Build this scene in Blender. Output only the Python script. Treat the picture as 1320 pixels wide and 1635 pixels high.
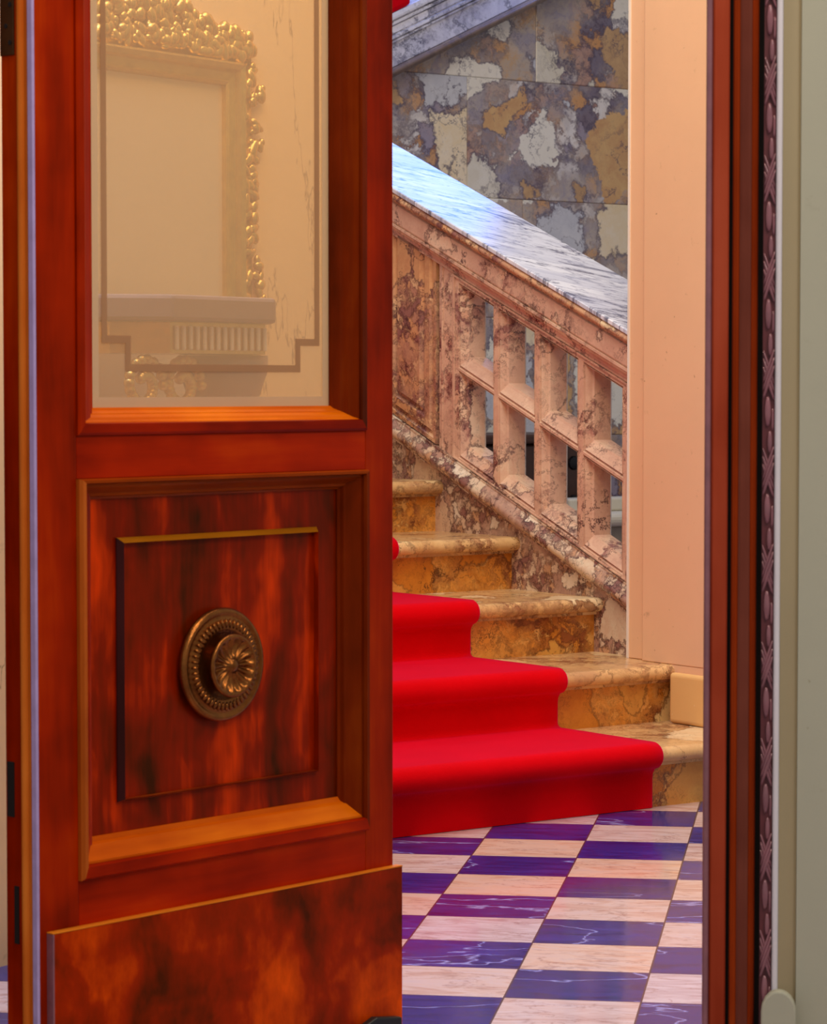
import bpy, bmesh, math, random
from mathutils import Vector, Matrix
random.seed(7)
for o in list(bpy.data.objects): bpy.data.objects.remove(o)
SC = bpy.context.scene
COL = SC.collection

# ------------------------------------------------------------------ camera
cd = bpy.data.cameras.new('camera'); cam = bpy.data.objects.new('camera', cd); COL.objects.link(cam)
cd.sensor_fit = 'HORIZONTAL'; cd.sensor_width = 36; cd.lens = 120; cd.clip_start = .05; cd.clip_end = 100
PITCH = math.atan(202.5 / 4400)
cam.location = (0, 0, 1.1); cam.rotation_euler = (math.pi / 2 - PITCH, 0, 0)
cd.dof.use_dof = True; cd.dof.focus_distance = 6.6; cd.dof.aperture_fstop = 20
SC.camera = cam

# ------------------------------------------------------------------ world, lights, exposure
W = bpy.data.worlds.new('world'); SC.world = W; W.use_nodes = True
W.node_tree.nodes['Background'].inputs[0].default_value = (1, .96, .96, 1)
W.node_tree.nodes['Background'].inputs[1].default_value = .38
SC.view_settings.view_transform = 'Standard'; SC.view_settings.look = 'None'
SC.view_settings.exposure = 0.0; SC.view_settings.gamma = 1; SC.view_settings.use_curve_mapping = False

SA = math.radians(35.5)                       # the staircase is turned by this angle
UD = Vector((math.cos(SA), math.sin(SA), 0)); VD = Vector((-math.sin(SA), math.cos(SA), 0))
STAIR_O = UD * 5.107 + VD * 5.457
def st(u, v, z): return STAIR_O + UD * u + VD * v + Vector((0, 0, z))

def area(name, loc, target, w, h, power, col, spread=180):
    l = bpy.data.lights.new(name, 'AREA'); l.shape = 'RECTANGLE'; l.size = w; l.size_y = h
    l.energy = power; l.color = col; l.spread = math.radians(spread)
    o = bpy.data.objects.new(name, l); COL.objects.link(o); o.location = loc
    o.rotation_euler = (Vector(target) - Vector(loc)).to_track_quat('-Z', 'Y').to_euler()
    return o
area('stair_window_light', st(1.75, 3.85, 3.25), st(.2, 1.6, 1.3), 1.0, .9, 17, (.07, .26, 1))
area('upper_window_light', st(.9, 3.7, 4.9), st(-.1, 1.2, 1.2), 2.4, 1.4, 45, (.62, .74, 1))
area('hall_top_fill', (.2, 5.9, 4.6), (.8, 6.9, .3), 2.4, 1.6, 130, (1, .93, .88))  # added fill from above, brightens the balustrade and treads
area('hall_warm_fill', (.1, 4.7, 3.2), (.75, 7.0, .8), .7, .7, 20, (1, .72, .42))  # added warm fill, lights the steps from front and above
area('side_window_light', (-.72, 4.85, 2.6), (.35, 5.2, 0), .5, .9, 26, (.22, .42, 1), 120)
area('front_right_fill', (1.5, 1.4, 3.4), (-.4, 4.2, .6), 1.5, 1.2, 44, (1, .88, .76))  # added fill from the camera side, lights the leaf
area('front_top_fill', (.0, 2.9, 3.9), (-.15, 4.25, .4), .8, .6, 34, (1, .80, .58))  # added overhead fill, picks out the leaf's top bevels

# ------------------------------------------------------------------ node helpers
def s2l(c):
    return tuple((x / 255 / 12.92 if x / 255 <= .04045 else ((x / 255 + .055) / 1.055) ** 2.4) for x in c) + (1,)
class NT:
    def __init__(s, name):
        s.m = bpy.data.materials.new(name); s.m.use_nodes = True
        s.t = s.m.node_tree; s.b = s.t.nodes['Principled BSDF']
    def n(s, typ, **k):
        nd = s.t.nodes.new(typ)
        for a, b in k.items(): setattr(nd, a, b)
        return nd
    def l(s, a, b): s.t.links.new(a, b)
    def val(s, sock, v):
        if isinstance(v, bpy.types.NodeSocket): s.l(v, sock)
        else: sock.default_value = v
    def math(s, op, a, b=0, c=0, clamp=False):
        nd = s.n('ShaderNodeMath', operation=op, use_clamp=clamp)
        for i, x in enumerate((a, b, c)): s.val(nd.inputs[i], x)
        return nd.outputs[0]
    def vmath(s, op, a, b=(0, 0, 0), sc=None):
        nd = s.n('ShaderNodeVectorMath', operation=op); s.val(nd.inputs[0], a); s.val(nd.inputs[1], b)
        if sc is not None: s.val(nd.inputs[3], sc)
        return nd.outputs[0]
    def noise(s, vec, scale, detail=4, rough=.55, dist=0, col=False):
        nd = s.n('ShaderNodeTexNoise'); s.l(vec, nd.inputs['Vector'])
        nd.inputs['Scale'].default_value = scale; nd.inputs['Detail'].default_value = detail
        nd.inputs['Roughness'].default_value = rough; nd.inputs['Distortion'].default_value = dist
        return nd.outputs['Color' if col else 'Fac']
    def vor(s, vec, scale, feature='F1', out='Color'):
        nd = s.n('ShaderNodeTexVoronoi', feature=feature); s.l(vec, nd.inputs['Vector'])
        nd.inputs['Scale'].default_value = scale
        return nd.outputs[out]
    def ramp(s, fac, stops, interp='LINEAR'):
        nd = s.n('ShaderNodeValToRGB'); s.l(fac, nd.inputs[0]); r = nd.color_ramp; r.interpolation = interp
        while len(r.elements) < len(stops): r.elements.new(.5)
        for e, (p, c) in zip(r.elements, stops): e.position = p; e.color = c if len(c) == 4 else c + (1,)
        return nd.outputs[0]
    def mix(s, fac, a, b, mode='MIX'):
        nd = s.n('ShaderNodeMix', data_type='RGBA', blend_type=mode)
        s.val(nd.inputs[0], fac); s.val(nd.inputs[6], a); s.val(nd.inputs[7], b)
        return nd.outputs[2]
    def sep(s, v):
        nd = s.n('ShaderNodeSeparateXYZ'); s.l(v, nd.inputs[0]); return nd.outputs
    def comb(s, x, y, z):
        nd = s.n('ShaderNodeCombineXYZ')
        for i, q in enumerate((x, y, z)): s.val(nd.inputs[i], q)
        return nd.outputs[0]
    def obj(s, rnd=0.0):
        tc = s.n('ShaderNodeTexCoord').outputs['Object']
        if rnd:
            oi = s.n('ShaderNodeObjectInfo').outputs['Random']
            tc = s.vmath('ADD', tc, s.comb(s.math('MULTIPLY', oi, rnd), s.math('MULTIPLY', oi, rnd * 1.7), s.math('MULTIPLY', oi, rnd * .6)))
        return tc
    def bump(s, h, strength, dist=.01):
        nd = s.n('ShaderNodeBump'); s.l(h, nd.inputs['Height'])
        nd.inputs['Strength'].default_value = strength; nd.inputs['Distance'].default_value = dist
        s.l(nd.outputs[0], s.b.inputs['Normal'])
    def out(s, col, rough=.4, metal=0, coat=0, spec=.5):
        s.val(s.b.inputs['Base Color'], col); s.val(s.b.inputs['Roughness'], rough)
        s.b.inputs['Metallic'].default_value = metal; s.b.inputs['Coat Weight'].default_value = coat
        s.b.inputs['Coat Roughness'].default_value = .12; s.b.inputs['Specular IOR Level'].default_value = spec
        return s.m
BL, WH = (0, 0, 0, 1), (1, 1, 1, 1)

def marble(name, base, clast, matrix, vein, scale, warp=.6, clasts=.5, region=.5, veins=.6, vscale=5, rough=.2, rnd=9.0, slab=False, spec=.5, mscale=4.5, edge=.5, soft=.06):
    """base: three cloud colours; clast: colours of the pale broken pieces; matrix: colours of the finely crushed zones"""
    q = NT(name); p = q.obj(rnd)
    if slab:
        at = q.n('ShaderNodeAttribute'); at.attribute_name = 'slab'
        p = q.vmath('ADD', p, at.outputs['Vector'])
    def wr(v, sc, amt):
        w = q.vmath('SUBTRACT', q.noise(v, sc, 6, .68, col=True), (.5, .5, .5))
        return q.vmath('ADD', v, q.vmath('SCALE', w, sc=amt))
    pw = wr(wr(p, scale * .9, warp / scale), scale * 4, .3 * warp / scale)
    pv = wr(p, scale * 1.3, 1.1 / scale)
    cl = q.noise(pv, scale * 1.6, 8, .66, .5)
    col = q.ramp(cl, [(.32, s2l(base[2])), (.5, s2l(base[0])), (.66, s2l(base[1]))])
    # finely crushed zones
    pm = wr(pw, scale * 9, .35 / scale)
    c2 = q.sep(q.vor(pm, scale * mscale))
    mt = q.ramp(c2[1], [(i / len(matrix), s2l(c)) for i, c in enumerate(matrix)], 'CONSTANT')
    wdt = q.math('MULTIPLY', q.noise(p, scale * 3, 3), .36)
    e2 = q.math('SUBTRACT', 1, q.math('DIVIDE', q.vor(pm, scale * mscale, 'DISTANCE_TO_EDGE', 'Distance'), wdt), clamp=True)
    mt = q.mix(q.math('MULTIPLY', e2, edge), mt, s2l(vein))
    mt = q.mix(.35, mt, col, 'SOFT_LIGHT')
    rg = q.ramp(q.noise(pv, scale * .8, 5, .6), [(region - soft, BL), (region + soft, WH)])
    col = q.mix(rg, col, mt)
    # pale clasts
    cc = q.sep(q.vor(pw, scale)); de = q.vor(pw, scale, 'DISTANCE_TO_EDGE', 'Distance')
    thr = q.math('ADD', q.math('MULTIPLY', cc[2], .42), (1 - clasts) * .5 - .22)
    dd = q.math('ADD', q.math('SUBTRACT', de, thr), q.math('MULTIPLY', q.math('SUBTRACT', q.noise(p, scale * 5, 5, .6), .5), .22))
    cm = q.ramp(q.math('ADD', q.math('MULTIPLY', dd, 5), .5), [(.42, BL), (.54, WH)])
    cc_ = q.ramp(cc[0], [(i / len(clast), s2l(c)) for i, c in enumerate(clast)], 'CONSTANT')
    cc_ = q.mix(.5, cc_, q.ramp(q.noise(pv, scale * 4, 6, .6), [(.3, (.3,) * 3), (.7, (.7,) * 3)]), 'OVERLAY')
    col = q.mix(cm, col, cc_)
    rim = q.ramp(q.math('ABSOLUTE', q.math('ADD', dd, .01)), [(0, (edge * .8,) * 3), (.03, BL)])
    col = q.mix(rim, col, s2l(vein))
    # wandering veins
    for sc, w, amt in ((vscale, .010, veins), (vscale * 2.3, .014, veins * .6)):
        f = q.math('ABSOLUTE', q.math('SUBTRACT', q.noise(q.vmath('ADD', pv, (sc, 2 * sc, 0)), sc, 5, .55, .3), .5))
        f = q.math('SUBTRACT', 1, q.math('DIVIDE', f, q.math('MULTIPLY', q.noise(p, 4, 3), w * 2.2)), clamp=True)
        gate = q.ramp(q.noise(q.vmath('ADD', p, (sc, 0, 3)), 3.0, 2), [(.42, BL), (.6, WH)])
        col = q.mix(q.math('MULTIPLY', q.math('MULTIPLY', f, gate), amt), col, s2l(vein))
    return q.out(col, rough, spec=spec)

M_WALL = marble('breccia_wall_marble', [(188, 174, 164), (208, 164, 112), (156, 150, 168)], [(240, 236, 226), (226, 220, 206), (212, 168, 116), (232, 226, 214), (206, 208, 218), (196, 158, 116), (240, 222, 190)],
                [(156, 150, 172), (200, 194, 196), (208, 158, 108), (120, 114, 138), (232, 230, 232), (186, 152, 142)], (78, 68, 96), 3.0, .8, .66, .50, .9, 3, slab=True, rnd=21.7, mscale=3.8, edge=.9, soft=.12)
M_BAL = marble('pink_breccia_marble', [(218, 176, 148), (232, 196, 164), (202, 156, 132)], [(226, 186, 154), (234, 198, 166), (214, 170, 142)],
               [(182, 138, 124), (214, 172, 146), (152, 110, 106), (230, 198, 170)], (66, 30, 40), 4.2, .8, .3, .57, 1.0, 3.4, rnd=6, mscale=8, edge=.9, soft=.03)
M_BASE = marble('dark_veined_breccia_marble', [(196, 156, 132), (214, 178, 148), (170, 130, 114)], [(222, 194, 162), (208, 172, 140), (230, 208, 180)],
                [(178, 142, 124), (224, 202, 176), (146, 108, 100), (200, 158, 122), (214, 186, 158)], (70, 44, 48), 8, .8, .45, .45, 1.0, 6, rnd=6, mscale=4.5, edge=.9)
M_PANEL = marble('ochre_breccia_marble', [(208, 156, 116), (218, 174, 128), (180, 130, 106)], [(218, 172, 124), (226, 192, 148), (208, 154, 106)],
                 [(186, 142, 120), (210, 162, 120), (150, 108, 102), (222, 186, 146)], (76, 42, 46), 5.5, .8, .45, .47, 1.0, 5, rnd=6, mscale=6, edge=.85)
M_TREAD = marble('honey_marble', [(216, 172, 114), (230, 192, 134), (196, 150, 104)], [(230, 194, 138), (220, 178, 120), (236, 206, 158)],
                 [(192, 150, 110), (222, 184, 134), (160, 118, 88)], (84, 48, 34), 5, .8, .45, .52, 1.0, 5, rnd=8, mscale=7, edge=.7)
M_RISER = marble('warm_lit_riser_marble', [(226, 158, 72), (234, 180, 100), (210, 128, 36)], [(230, 186, 116), (216, 156, 74), (204, 126, 40)],
                 [(182, 126, 66), (222, 178, 110), (146, 92, 52), (206, 142, 60)], (76, 42, 26), 3.6, .8, .55, .50, 1.0, 5, rnd=8, mscale=8, edge=.75)  # warm light from the front room put into the riser colour
M_STRING = marble('white_grey_marble', [(206, 204, 216), (220, 218, 226), (182, 180, 198)], [(226, 224, 232), (210, 208, 220)],
                  [(190, 190, 204), (216, 214, 224), (140, 138, 162)], (56, 54, 80), 3.6, .8, .45, .52, 1.0, 4, rnd=5, mscale=4, edge=.9)
M_DARKM = marble('brown_grey_marble', [(122, 100, 90), (144, 118, 98), (96, 80, 80)], [(140, 116, 100), (120, 100, 92)], [(110, 92, 92), (140, 112, 88)], (50, 38, 40), 5, .6, .3, .6)
def rail_marble():
    q = NT('veined_white_handrail_marble'); o = q.obj()
    x, y, z = q.sep(o)
    # the veins run slantwise along the slab
    a = q.math('ADD', q.math('MULTIPLY', x, .80), q.math('MULTIPLY', y, -.60)); b = q.math('ADD', q.math('MULTIPLY', x, .60), q.math('MULTIPLY', y, .80))
    p = q.comb(q.math('MULTIPLY', a, 2.2), q.math('MULTIPLY', b, 9), 0)
    n1 = q.noise(p, 2.6, 8, .62, .35); n2 = q.noise(q.vmath('ADD', p, (3, 1, 7)), .9, 6, .6, .5)
    v1 = q.ramp(q.math('ABSOLUTE', q.math('SUBTRACT', n1, .5)), [(0, WH), (.012, (.45, .45, .45, 1)), (.035, BL)])
    v2 = q.ramp(q.math('ABSOLUTE', q.math('SUBTRACT', n2, .5)), [(0, WH), (.006, (.6, .6, .6, 1)), (.02, BL)])
    base = q.ramp(q.noise(p, 1.2, 5), [(.35, s2l((196, 198, 214))), (.6, s2l((236, 236, 242)))])
    c = q.mix(q.math('MULTIPLY', v1, .7), base, s2l((104, 106, 140))); c = q.mix(v2, c, s2l((70, 70, 100)))
    return q.out(c, .2, spec=.6)
M_RAIL = rail_marble()

def wood(name, dark, mid, light, axis='z', scale=1.0, flame=1.0, rough=.3, rnd=5.0, lo=.34, hi=.68, coat=.0, spec=.14):
    q = NT(name); p = q.obj(rnd)
    st_ = {'x': (.9, 8, 8), 'z': (8, 8, .9), 'n': (2.6, 2.6, 1.6)}[axis]
    st_ = tuple(a * scale for a in st_)
    pp = q.vmath('MULTIPLY', p, st_)
    w = q.vmath('SUBTRACT', q.noise(q.vmath('MULTIPLY', p, (3, 3, 3)), 1.0, 3, col=True), (.5, .5, .5))
    pp = q.vmath('ADD', pp, q.vmath('SCALE', w, sc=1.6 * flame))
    n = q.noise(pp, 1.2, 4, .5, .35 * flame)
    blotch = q.noise(q.vmath('ADD', p, (4, 7, 2)), 5.5, 3, .55)
    fine = q.noise(q.vmath('MULTIPLY', p, {'x': (6, 90, 90), 'z': (90, 90, 6), 'n': (60, 60, 30)}[axis]), 1.0, 4, .6)
    f = q.math('ADD', q.math('ADD', q.math('MULTIPLY', n, .58), q.math('MULTIPLY', blotch, .30)), q.math('MULTIPLY', fine, .12))
    c = q.ramp(f, [(lo, s2l(dark)), ((lo + hi) / 2, s2l(mid)), (hi, s2l(light))])
    q.bump(fine, .04, .002)
    q.b.inputs['Specular Tint'].default_value = (1, .42, .16, 1)
    return q.out(c, rough, coat=coat, spec=spec)
M_WOOD_V = wood('mahogany_upright_grain', (104, 18, 0), (158, 34, 0), (196, 62, 0), 'z', .8, .5, lo=.36, hi=.66)
M_WOOD_H = wood('mahogany_level_grain', (124, 18, 0), (174, 36, 0), (206, 64, 0), 'x', .8, .5, lo=.36, hi=.66)
M_WOOD_PANEL = wood('flame_mahogany', (60, 22, 0), (138, 28, 0), (246, 70, 0), 'z', 1.0, .9, lo=.39, hi=.65, spec=.2)
M_WOOD_KICK = wood('swirled_mahogany', (78, 26, 0), (160, 38, 0), (240, 86, 0), 'n', 1.3, 1.2, lo=.38, hi=.63)
M_WOOD_MOULD = wood('lit_orange_mahogany', (168, 60, 2), (206, 90, 4), (236, 122, 10), 'x', 1.0, .4, rough=.25)  # overhead light put into the colour of the upward-facing mouldings
M_WOOD_SHADE = wood('shaded_orange_mahogany', (112, 36, 0), (146, 56, 2), (176, 76, 4), 'x', 1.0, .4)  # shade put into the colour of the top moulding lengths
M_WOOD_MOULDV = wood('lit_mahogany_bead', (150, 66, 16), (188, 92, 26), (214, 122, 44), 'z', 1.0, .4, rough=.25, spec=.4)  # lit tone put into the colour of edge bead and left fillet
M_WOOD_GOLD = wood('lit_golden_wood_edge', (120, 70, 4), (156, 92, 10), (180, 110, 22), 'x', 1.0, .4)  # painted highlight for the raised field's top bevel
M_WOOD_GOLD2 = wood('lit_orange_wood_edge', (186, 96, 14), (214, 118, 26), (236, 146, 44), 'x', 1.0, .4)  # painted highlight along the kick panel's top edge
M_WOOD_SHADOW = wood('shaded_plum_wood_edge', (40, 18, 20), (58, 26, 30), (78, 36, 40), 'z', 1.0, .4)  # shade painted on the raised field's left bevel
M_WOOD_DARK = wood('shaded_mahogany_moulding', (66, 18, 2), (112, 34, 4), (146, 60, 8), 'z', 1.0, .4, rough=.3)  # shade put into the right-hand mouldings and the field's lower bevel
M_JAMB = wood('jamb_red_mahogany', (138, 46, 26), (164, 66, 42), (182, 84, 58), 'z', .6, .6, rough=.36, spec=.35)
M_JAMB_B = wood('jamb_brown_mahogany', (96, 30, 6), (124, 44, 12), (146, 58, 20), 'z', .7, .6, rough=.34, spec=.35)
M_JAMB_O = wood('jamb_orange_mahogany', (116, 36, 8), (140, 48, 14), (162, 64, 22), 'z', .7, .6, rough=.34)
M_JAMB_G = wood('jamb_grey_brown_mahogany', (92, 44, 36), (116, 60, 48), (138, 76, 60), 'z', .7, .6, rough=.34)  # greyer tone for the centre of the round band
def plain(name, rgb, rough=.5, metal=0, var=.12, scale=8, bump=0, coat=0, spec=.5):
    q = NT(name); p = q.obj(3)
    n = q.noise(p, scale, 6, .6)
    c = q.mix(n, s2l(tuple(max(0, x * (1 - var)) for x in rgb)), s2l(tuple(min(255, x * (1 + var)) for x in rgb)))
    if bump: q.bump(q.noise(p, scale * 6, 5, .6), bump, .004)
    return q.out(c, rough, metal, coat, spec)
def old_plaster(name, rgb, stain, amt=.5, crack=0):
    q = NT(name); p = q.obj()
    n = q.noise(p, 3, 6, .65); c = q.mix(n, s2l(rgb), s2l(tuple(min(255, x * 1.07) for x in rgb)))
    sp = q.ramp(q.noise(p, 16, 7, .7), [(.64, BL), (.72, WH)])
    c = q.mix(q.math('MULTIPLY', sp, amt), c, s2l(stain))
    dots = q.ramp(q.noise(q.vmath('ADD', p, (5, 5, 5)), 60, 2, .5), [(.74, BL), (.78, WH)])
    c = q.mix(q.math('MULTIPLY', dots, .5), c, s2l(stain))
    if crack:
        f = q.math('ABSOLUTE', q.math('SUBTRACT', q.noise(q.vmath('MULTIPLY', p, (3.2, 1, .8)), 1.0, 7, .6), .5))
        c = q.mix(q.ramp(f, [(0, (crack,) * 3), (.0022, BL)]), c, s2l((110, 74, 40)))
    q.bump(q.noise(p, 30, 5, .6), .12, .004)
    return q.out(c, .6)
M_PEACH = old_plaster('peach_painted_plaster', (226, 178, 134), (150, 104, 70), .4)
M_PLINTH = old_plaster('worn_cream_stone', (222, 172, 104), (236, 214, 168), .9)
M_WHITE = plain('white_edge', (236, 224, 206), .5, var=.04)  # even pale tone for the shaft's left arris
M_GREY = old_plaster('pale_green_grey_plaster', (170, 170, 150), (140, 130, 104), .25)
M_OLIVE = plain('olive_cream_paint', (166, 152, 118), .45, var=.06, scale=3)
M_CREAM = old_plaster('cream_plaster', (232, 194, 138), (160, 130, 90), .3, .7)
M_LILAC = plain('pale_lilac_edge', (176, 156, 206), .5, var=.14, scale=30)
M_BRONZE = plain('aged_bronze', (128, 78, 34), .25, .9, .45, 40, .15)
M_BRASS = plain('dull_brass_plate', (84, 56, 28), .45, .7, .2, 30)
M_HOLE = plain('dark_hollow', (18, 8, 5), .9, var=.1)  # near-black stands in for shade inside the grooves and holes
M_BLACK = plain('black_rubber', (14, 14, 14), .5, var=.2)
M_GILT = plain('gilded_plaster', (222, 170, 92), .22, .75, .25, 50, .2)
M_MIRROR = plain('old_mirror_glass', (232, 204, 158), .3, .35, .05, 2)
M_LILACST = plain('pale_grey_marble_top', (140, 118, 110), .35, var=.1)
M_CARVE = plain('lilac_lit_brown_wood', (132, 84, 92), .24, var=.2, scale=30, coat=.6)  # lilac cast: cool highlights mixed into the brown wood colour
M_WALLPLAIN = plain('grey_ochre_stone', (160, 150, 132), .4, var=.2, scale=10)
M_CARVED = plain('shaded_mauve_wood_ground', (92, 40, 44), .4, var=.2, scale=20)  # dark tone put in for shade in the gaps of the carving
M_BEAD = plain('cool_white_paint', (222, 218, 224), .5, var=.04)
M_DWOOD = plain('dark_brown_wood', (56, 26, 12), .4, var=.4, scale=20)
M_IRON = plain('black_iron', (20, 20, 26), .4, .5, .3, 20)
M_WSTONE = plain('white_stone', (216, 208, 188), .4, var=.08, scale=12)

def carpet_mat():
    q = NT('scarlet_wool_carpet'); p = q.obj()
    n = q.noise(p, 240, 3, .6); w = q.noise(p, 5, 4, .6)
    c = q.mix(w, s2l((196, 0, 4)), s2l((222, 0, 12)))
    q.bump(n, .35, .003)
    q.out(c, .85, spec=.05)
    q.b.inputs['Sheen Weight'].default_value = .55; q.b.inputs['Sheen Roughness'].default_value = .35
    q.b.inputs['Sheen Tint'].default_value = (1, .06, .36, 1)
    return q.m
M_CARPET = carpet_mat()

TS = .2467
def tile_mat():
    q = NT('checkerboard_marble_tiles'); p = q.obj(); x, y, z = q.sep(p)
    tx = q.math('DIVIDE', x, TS); ty = q.math('DIVIDE', y, TS)
    fx = q.math('FLOOR', tx); fy = q.math('FLOOR', ty)
    par = q.math('FLOORED_MODULO', q.math('ADD', fx, fy), 2)
    wn = q.n('ShaderNodeTexWhiteNoise', noise_dimensions='2D'); q.l(q.comb(fx, fy, 0), wn.inputs['Vector'])
    rv, rc = wn.outputs['Value'], wn.outputs['Color']
    pp = q.vmath('ADD', p, q.vmath('SCALE', rc, sc=20))
    grain = q.vmath('MULTIPLY', pp, (2.2, 7, 1))
    n = q.noise(grain, 3.2, 7, .6, 1.2)
    li = q.ramp(n, [(.28, s2l((208, 150, 116))), (.5, s2l((226, 188, 160))), (.72, s2l((206, 178, 164)))])
    li = q.mix(q.math('MULTIPLY', rv, .75), li, q.ramp(n, [(.35, s2l((176, 160, 168))), (.6, s2l((214, 200, 204)))]))
    vn = q.math('ABSOLUTE', q.math('SUBTRACT', q.noise(grain, 1.8, 6, .6, 1.0), .5))
    li = q.mix(q.ramp(vn, [(0, (.5,) * 3), (.02, (0,) * 3)]), li, s2l((140, 92, 84)))
    dk = q.ramp(n, [(.3, s2l((4, 24, 92))), (.7, s2l((12, 50, 148)))])
    dk = q.mix(q.math('MULTIPLY', rv, .5), dk, s2l((30, 38, 84)))
    dv = q.math('ABSOLUTE', q.math('SUBTRACT', q.noise(q.vmath('MULTIPLY', pp, (1.2, 3, 1)), 1.4, 5, .5, .4), .5))
    dk = q.mix(q.ramp(dv, [(0, (.8,) * 3), (.0035, (.3,) * 3), (.008, (0,) * 3)]), dk, s2l((170, 170, 220)))
    col = q.mix(par, dk, li)
    gx = q.math('ABSOLUTE', q.math('SUBTRACT', q.math('FRACT', tx), .5)); gy = q.math('ABSOLUTE', q.math('SUBTRACT', q.math('FRACT', ty), .5))
    g = q.math('GREATER_THAN', q.math('MAXIMUM', gx, gy), .493)
    col = q.mix(g, col, s2l((72, 56, 66)))
    return q.out(col, q.ramp(n, [(.3, (.07,) * 3), (.8, (.18,) * 3)]), spec=.5)
M_TILE = tile_mat()

def pane_mat(name, haze, col, rough):
    q = NT(name); t = q.t
    q.out(s2l(col), rough)
    tr = q.n('ShaderNodeBsdfTransparent'); tr.inputs[0].default_value = (1, .93, .80, 1)
    mx = q.n('ShaderNodeMixShader'); mx.inputs[0].default_value = haze
    q.l(tr.outputs[0], mx.inputs[1]); q.l(q.b.outputs[0], mx.inputs[2])
    q.l(mx.outputs[0], t.nodes['Material Output'].inputs[0])
    return q.m
M_GLASS = pane_mat('hazy_cream_glass', .36, (228, 192, 146), .12)
M_ETCH = pane_mat('etched_glass_band', .70, (186, 142, 100), .5)
M_GBEVEL = pane_mat('glass_bevel', .60, (228, 200, 160), .1)

# ------------------------------------------------------------------ mesh helpers
def link(name, me, mat, parent=None, smooth=False):
    o = bpy.data.objects.new(name, me); COL.objects.link(o)
    me.materials.append(mat)
    if parent: o.parent = parent
    if smooth:
        for p in me.polygons: p.use_smooth = True
    return o
def from_bm(name, bm, mat, parent=None, smooth=False, bevel=0, seg=2):
    bmesh.ops.recalc_face_normals(bm, faces=bm.faces)
    me = bpy.data.meshes.new(name); bm.to_mesh(me); bm.free()
    o = link(name, me, mat, parent, smooth)
    if bevel:
        b = o.modifiers.new('bevel', 'BEVEL'); b.width = bevel; b.segments = seg; b.limit_method = 'ANGLE'; b.angle_limit = math.radians(40)
    return o
def box(bm, x0, x1, y0, y1, z0, z1):
    vs = [bm.verts.new((x, y, z)) for x in (x0, x1) for y in (y0, y1) for z in (z0, z1)]
    for f in ((0, 1, 3, 2), (4, 6, 7, 5), (0, 4, 5, 1), (2, 3, 7, 6), (0, 2, 6, 4), (1, 5, 7, 3)): bm.faces.new([vs[i] for i in f])
def boxo(name, dims, mat, parent=None, bevel=0):
    bm = bmesh.new(); box(bm, *dims); return from_bm(name, bm, mat, parent, bevel=bevel)
def prism(bm, pts, mapf, a0, a1):
    """closed 2-D outline pts swept from a0 to a1; mapf(p, q, a) gives the 3-D point"""
    A = [bm.verts.new(mapf(p, q, a0)) for p, q in pts]; B = [bm.verts.new(mapf(p, q, a1)) for p, q in pts]
    n = len(pts)
    for i in range(n): bm.faces.new((A[i], A[(i + 1) % n], B[(i + 1) % n], B[i]))
    bm.faces.new(A[::-1]); bm.faces.new(B)
def loops(bm, rings, cap=False):
    R = [[bm.verts.new(p) for p in r] for r in rings]
    for a, b in zip(R, R[1:]):
        n = len(a)
        for i in range(n): bm.faces.new((a[i], a[(i + 1) % n], b[(i + 1) % n], b[i]))
    if cap: bm.faces.new(R[-1])
    return R
def lathe(bm, prof, seg, mapf):
    rings = [[mapf(r * math.cos(2 * math.pi * i / seg), r * math.sin(2 * math.pi * i / seg), h) for i in range(seg)] for r, h in prof]
    R = loops(bm, rings); bm.faces.new(R[0][::-1]); bm.faces.new(R[-1])
def tag(o, label, cat, group=None):
    o['label'] = label; o['category'] = cat
    if group: o['group'] = group
    return o
def struct(o): o['kind'] = 'structure'; return o
def empty(name, loc, rz=0):
    o = bpy.data.objects.new(name, None); COL.objects.link(o); o.location = loc; o.rotation_euler = (0, 0, rz)
    o.empty_display_size = .1; return o
def arc(cx, cy, r, a0, a1, n): return [(cx + r * math.cos(math.radians(a0 + (a1 - a0) * i / n)), cy + r * math.sin(math.radians(a0 + (a1 - a0) * i / n))) for i in range(n + 1)]

# ------------------------------------------------------------------ floor
TA = -math.radians(8.45)
fl = boxo('floor', (-5, 6, -6.5, 9, -.1, 0), M_TILE); fl.location = (-.561 * math.cos(TA) - 4.879 * math.sin(TA), .561 * -math.sin(TA) + 4.879 * math.cos(TA), 0); fl.rotation_euler = (0, 0, TA); struct(fl)

# ------------------------------------------------------------------ back wall of marble slabs (stair frame)
RUN, RISE = .396, .16
WV = 4.0
bm = bmesh.new(); lay = bm.faces.layers.float_vector.new('slab')
box(bm, -3.2, 5.2, WV + .01, WV + .16, 0, 5.2)
zl = [-.0, .37, .88, 1.39, 1.90, 2.41, 2.92, 3.43, 3.94, 4.45, 5.2]; offs = [.1, .55, .2, .42, .12, .49, .15, .6, .3, .7]
slabfaces = []
for r in range(len(zl) - 1):
    x = -3.2 + offs[r] - 1
    while x < 5.2:
        x0, x1 = max(x, -3.2), min(x + 1.0, 5.2); x += 1.0
        if x1 - x0 < .05: continue
        vec = (random.uniform(-20, 20), random.uniform(-20, 20), random.uniform(-20, 20))
        g = .0022; c = .002
        rings = [[(x0 + a, WV + d, zl[r] + a), (x1 - a, WV + d, zl[r] + a), (x1 - a, WV + d, zl[r + 1] - a), (x0 + a, WV + d, zl[r + 1] - a)] for a, d in ((g * .3, .012), (g * .3, .003), (g + c, 0))]
        nf = len(bm.faces); R = loops(bm, rings, True); bm.faces.ensure_lookup_table()
        for f in bm.faces[nf:]: f[lay] = vec
me = bpy.data.meshes.new('wall_back'); bm.to_mesh(me); bm.free()
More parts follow.
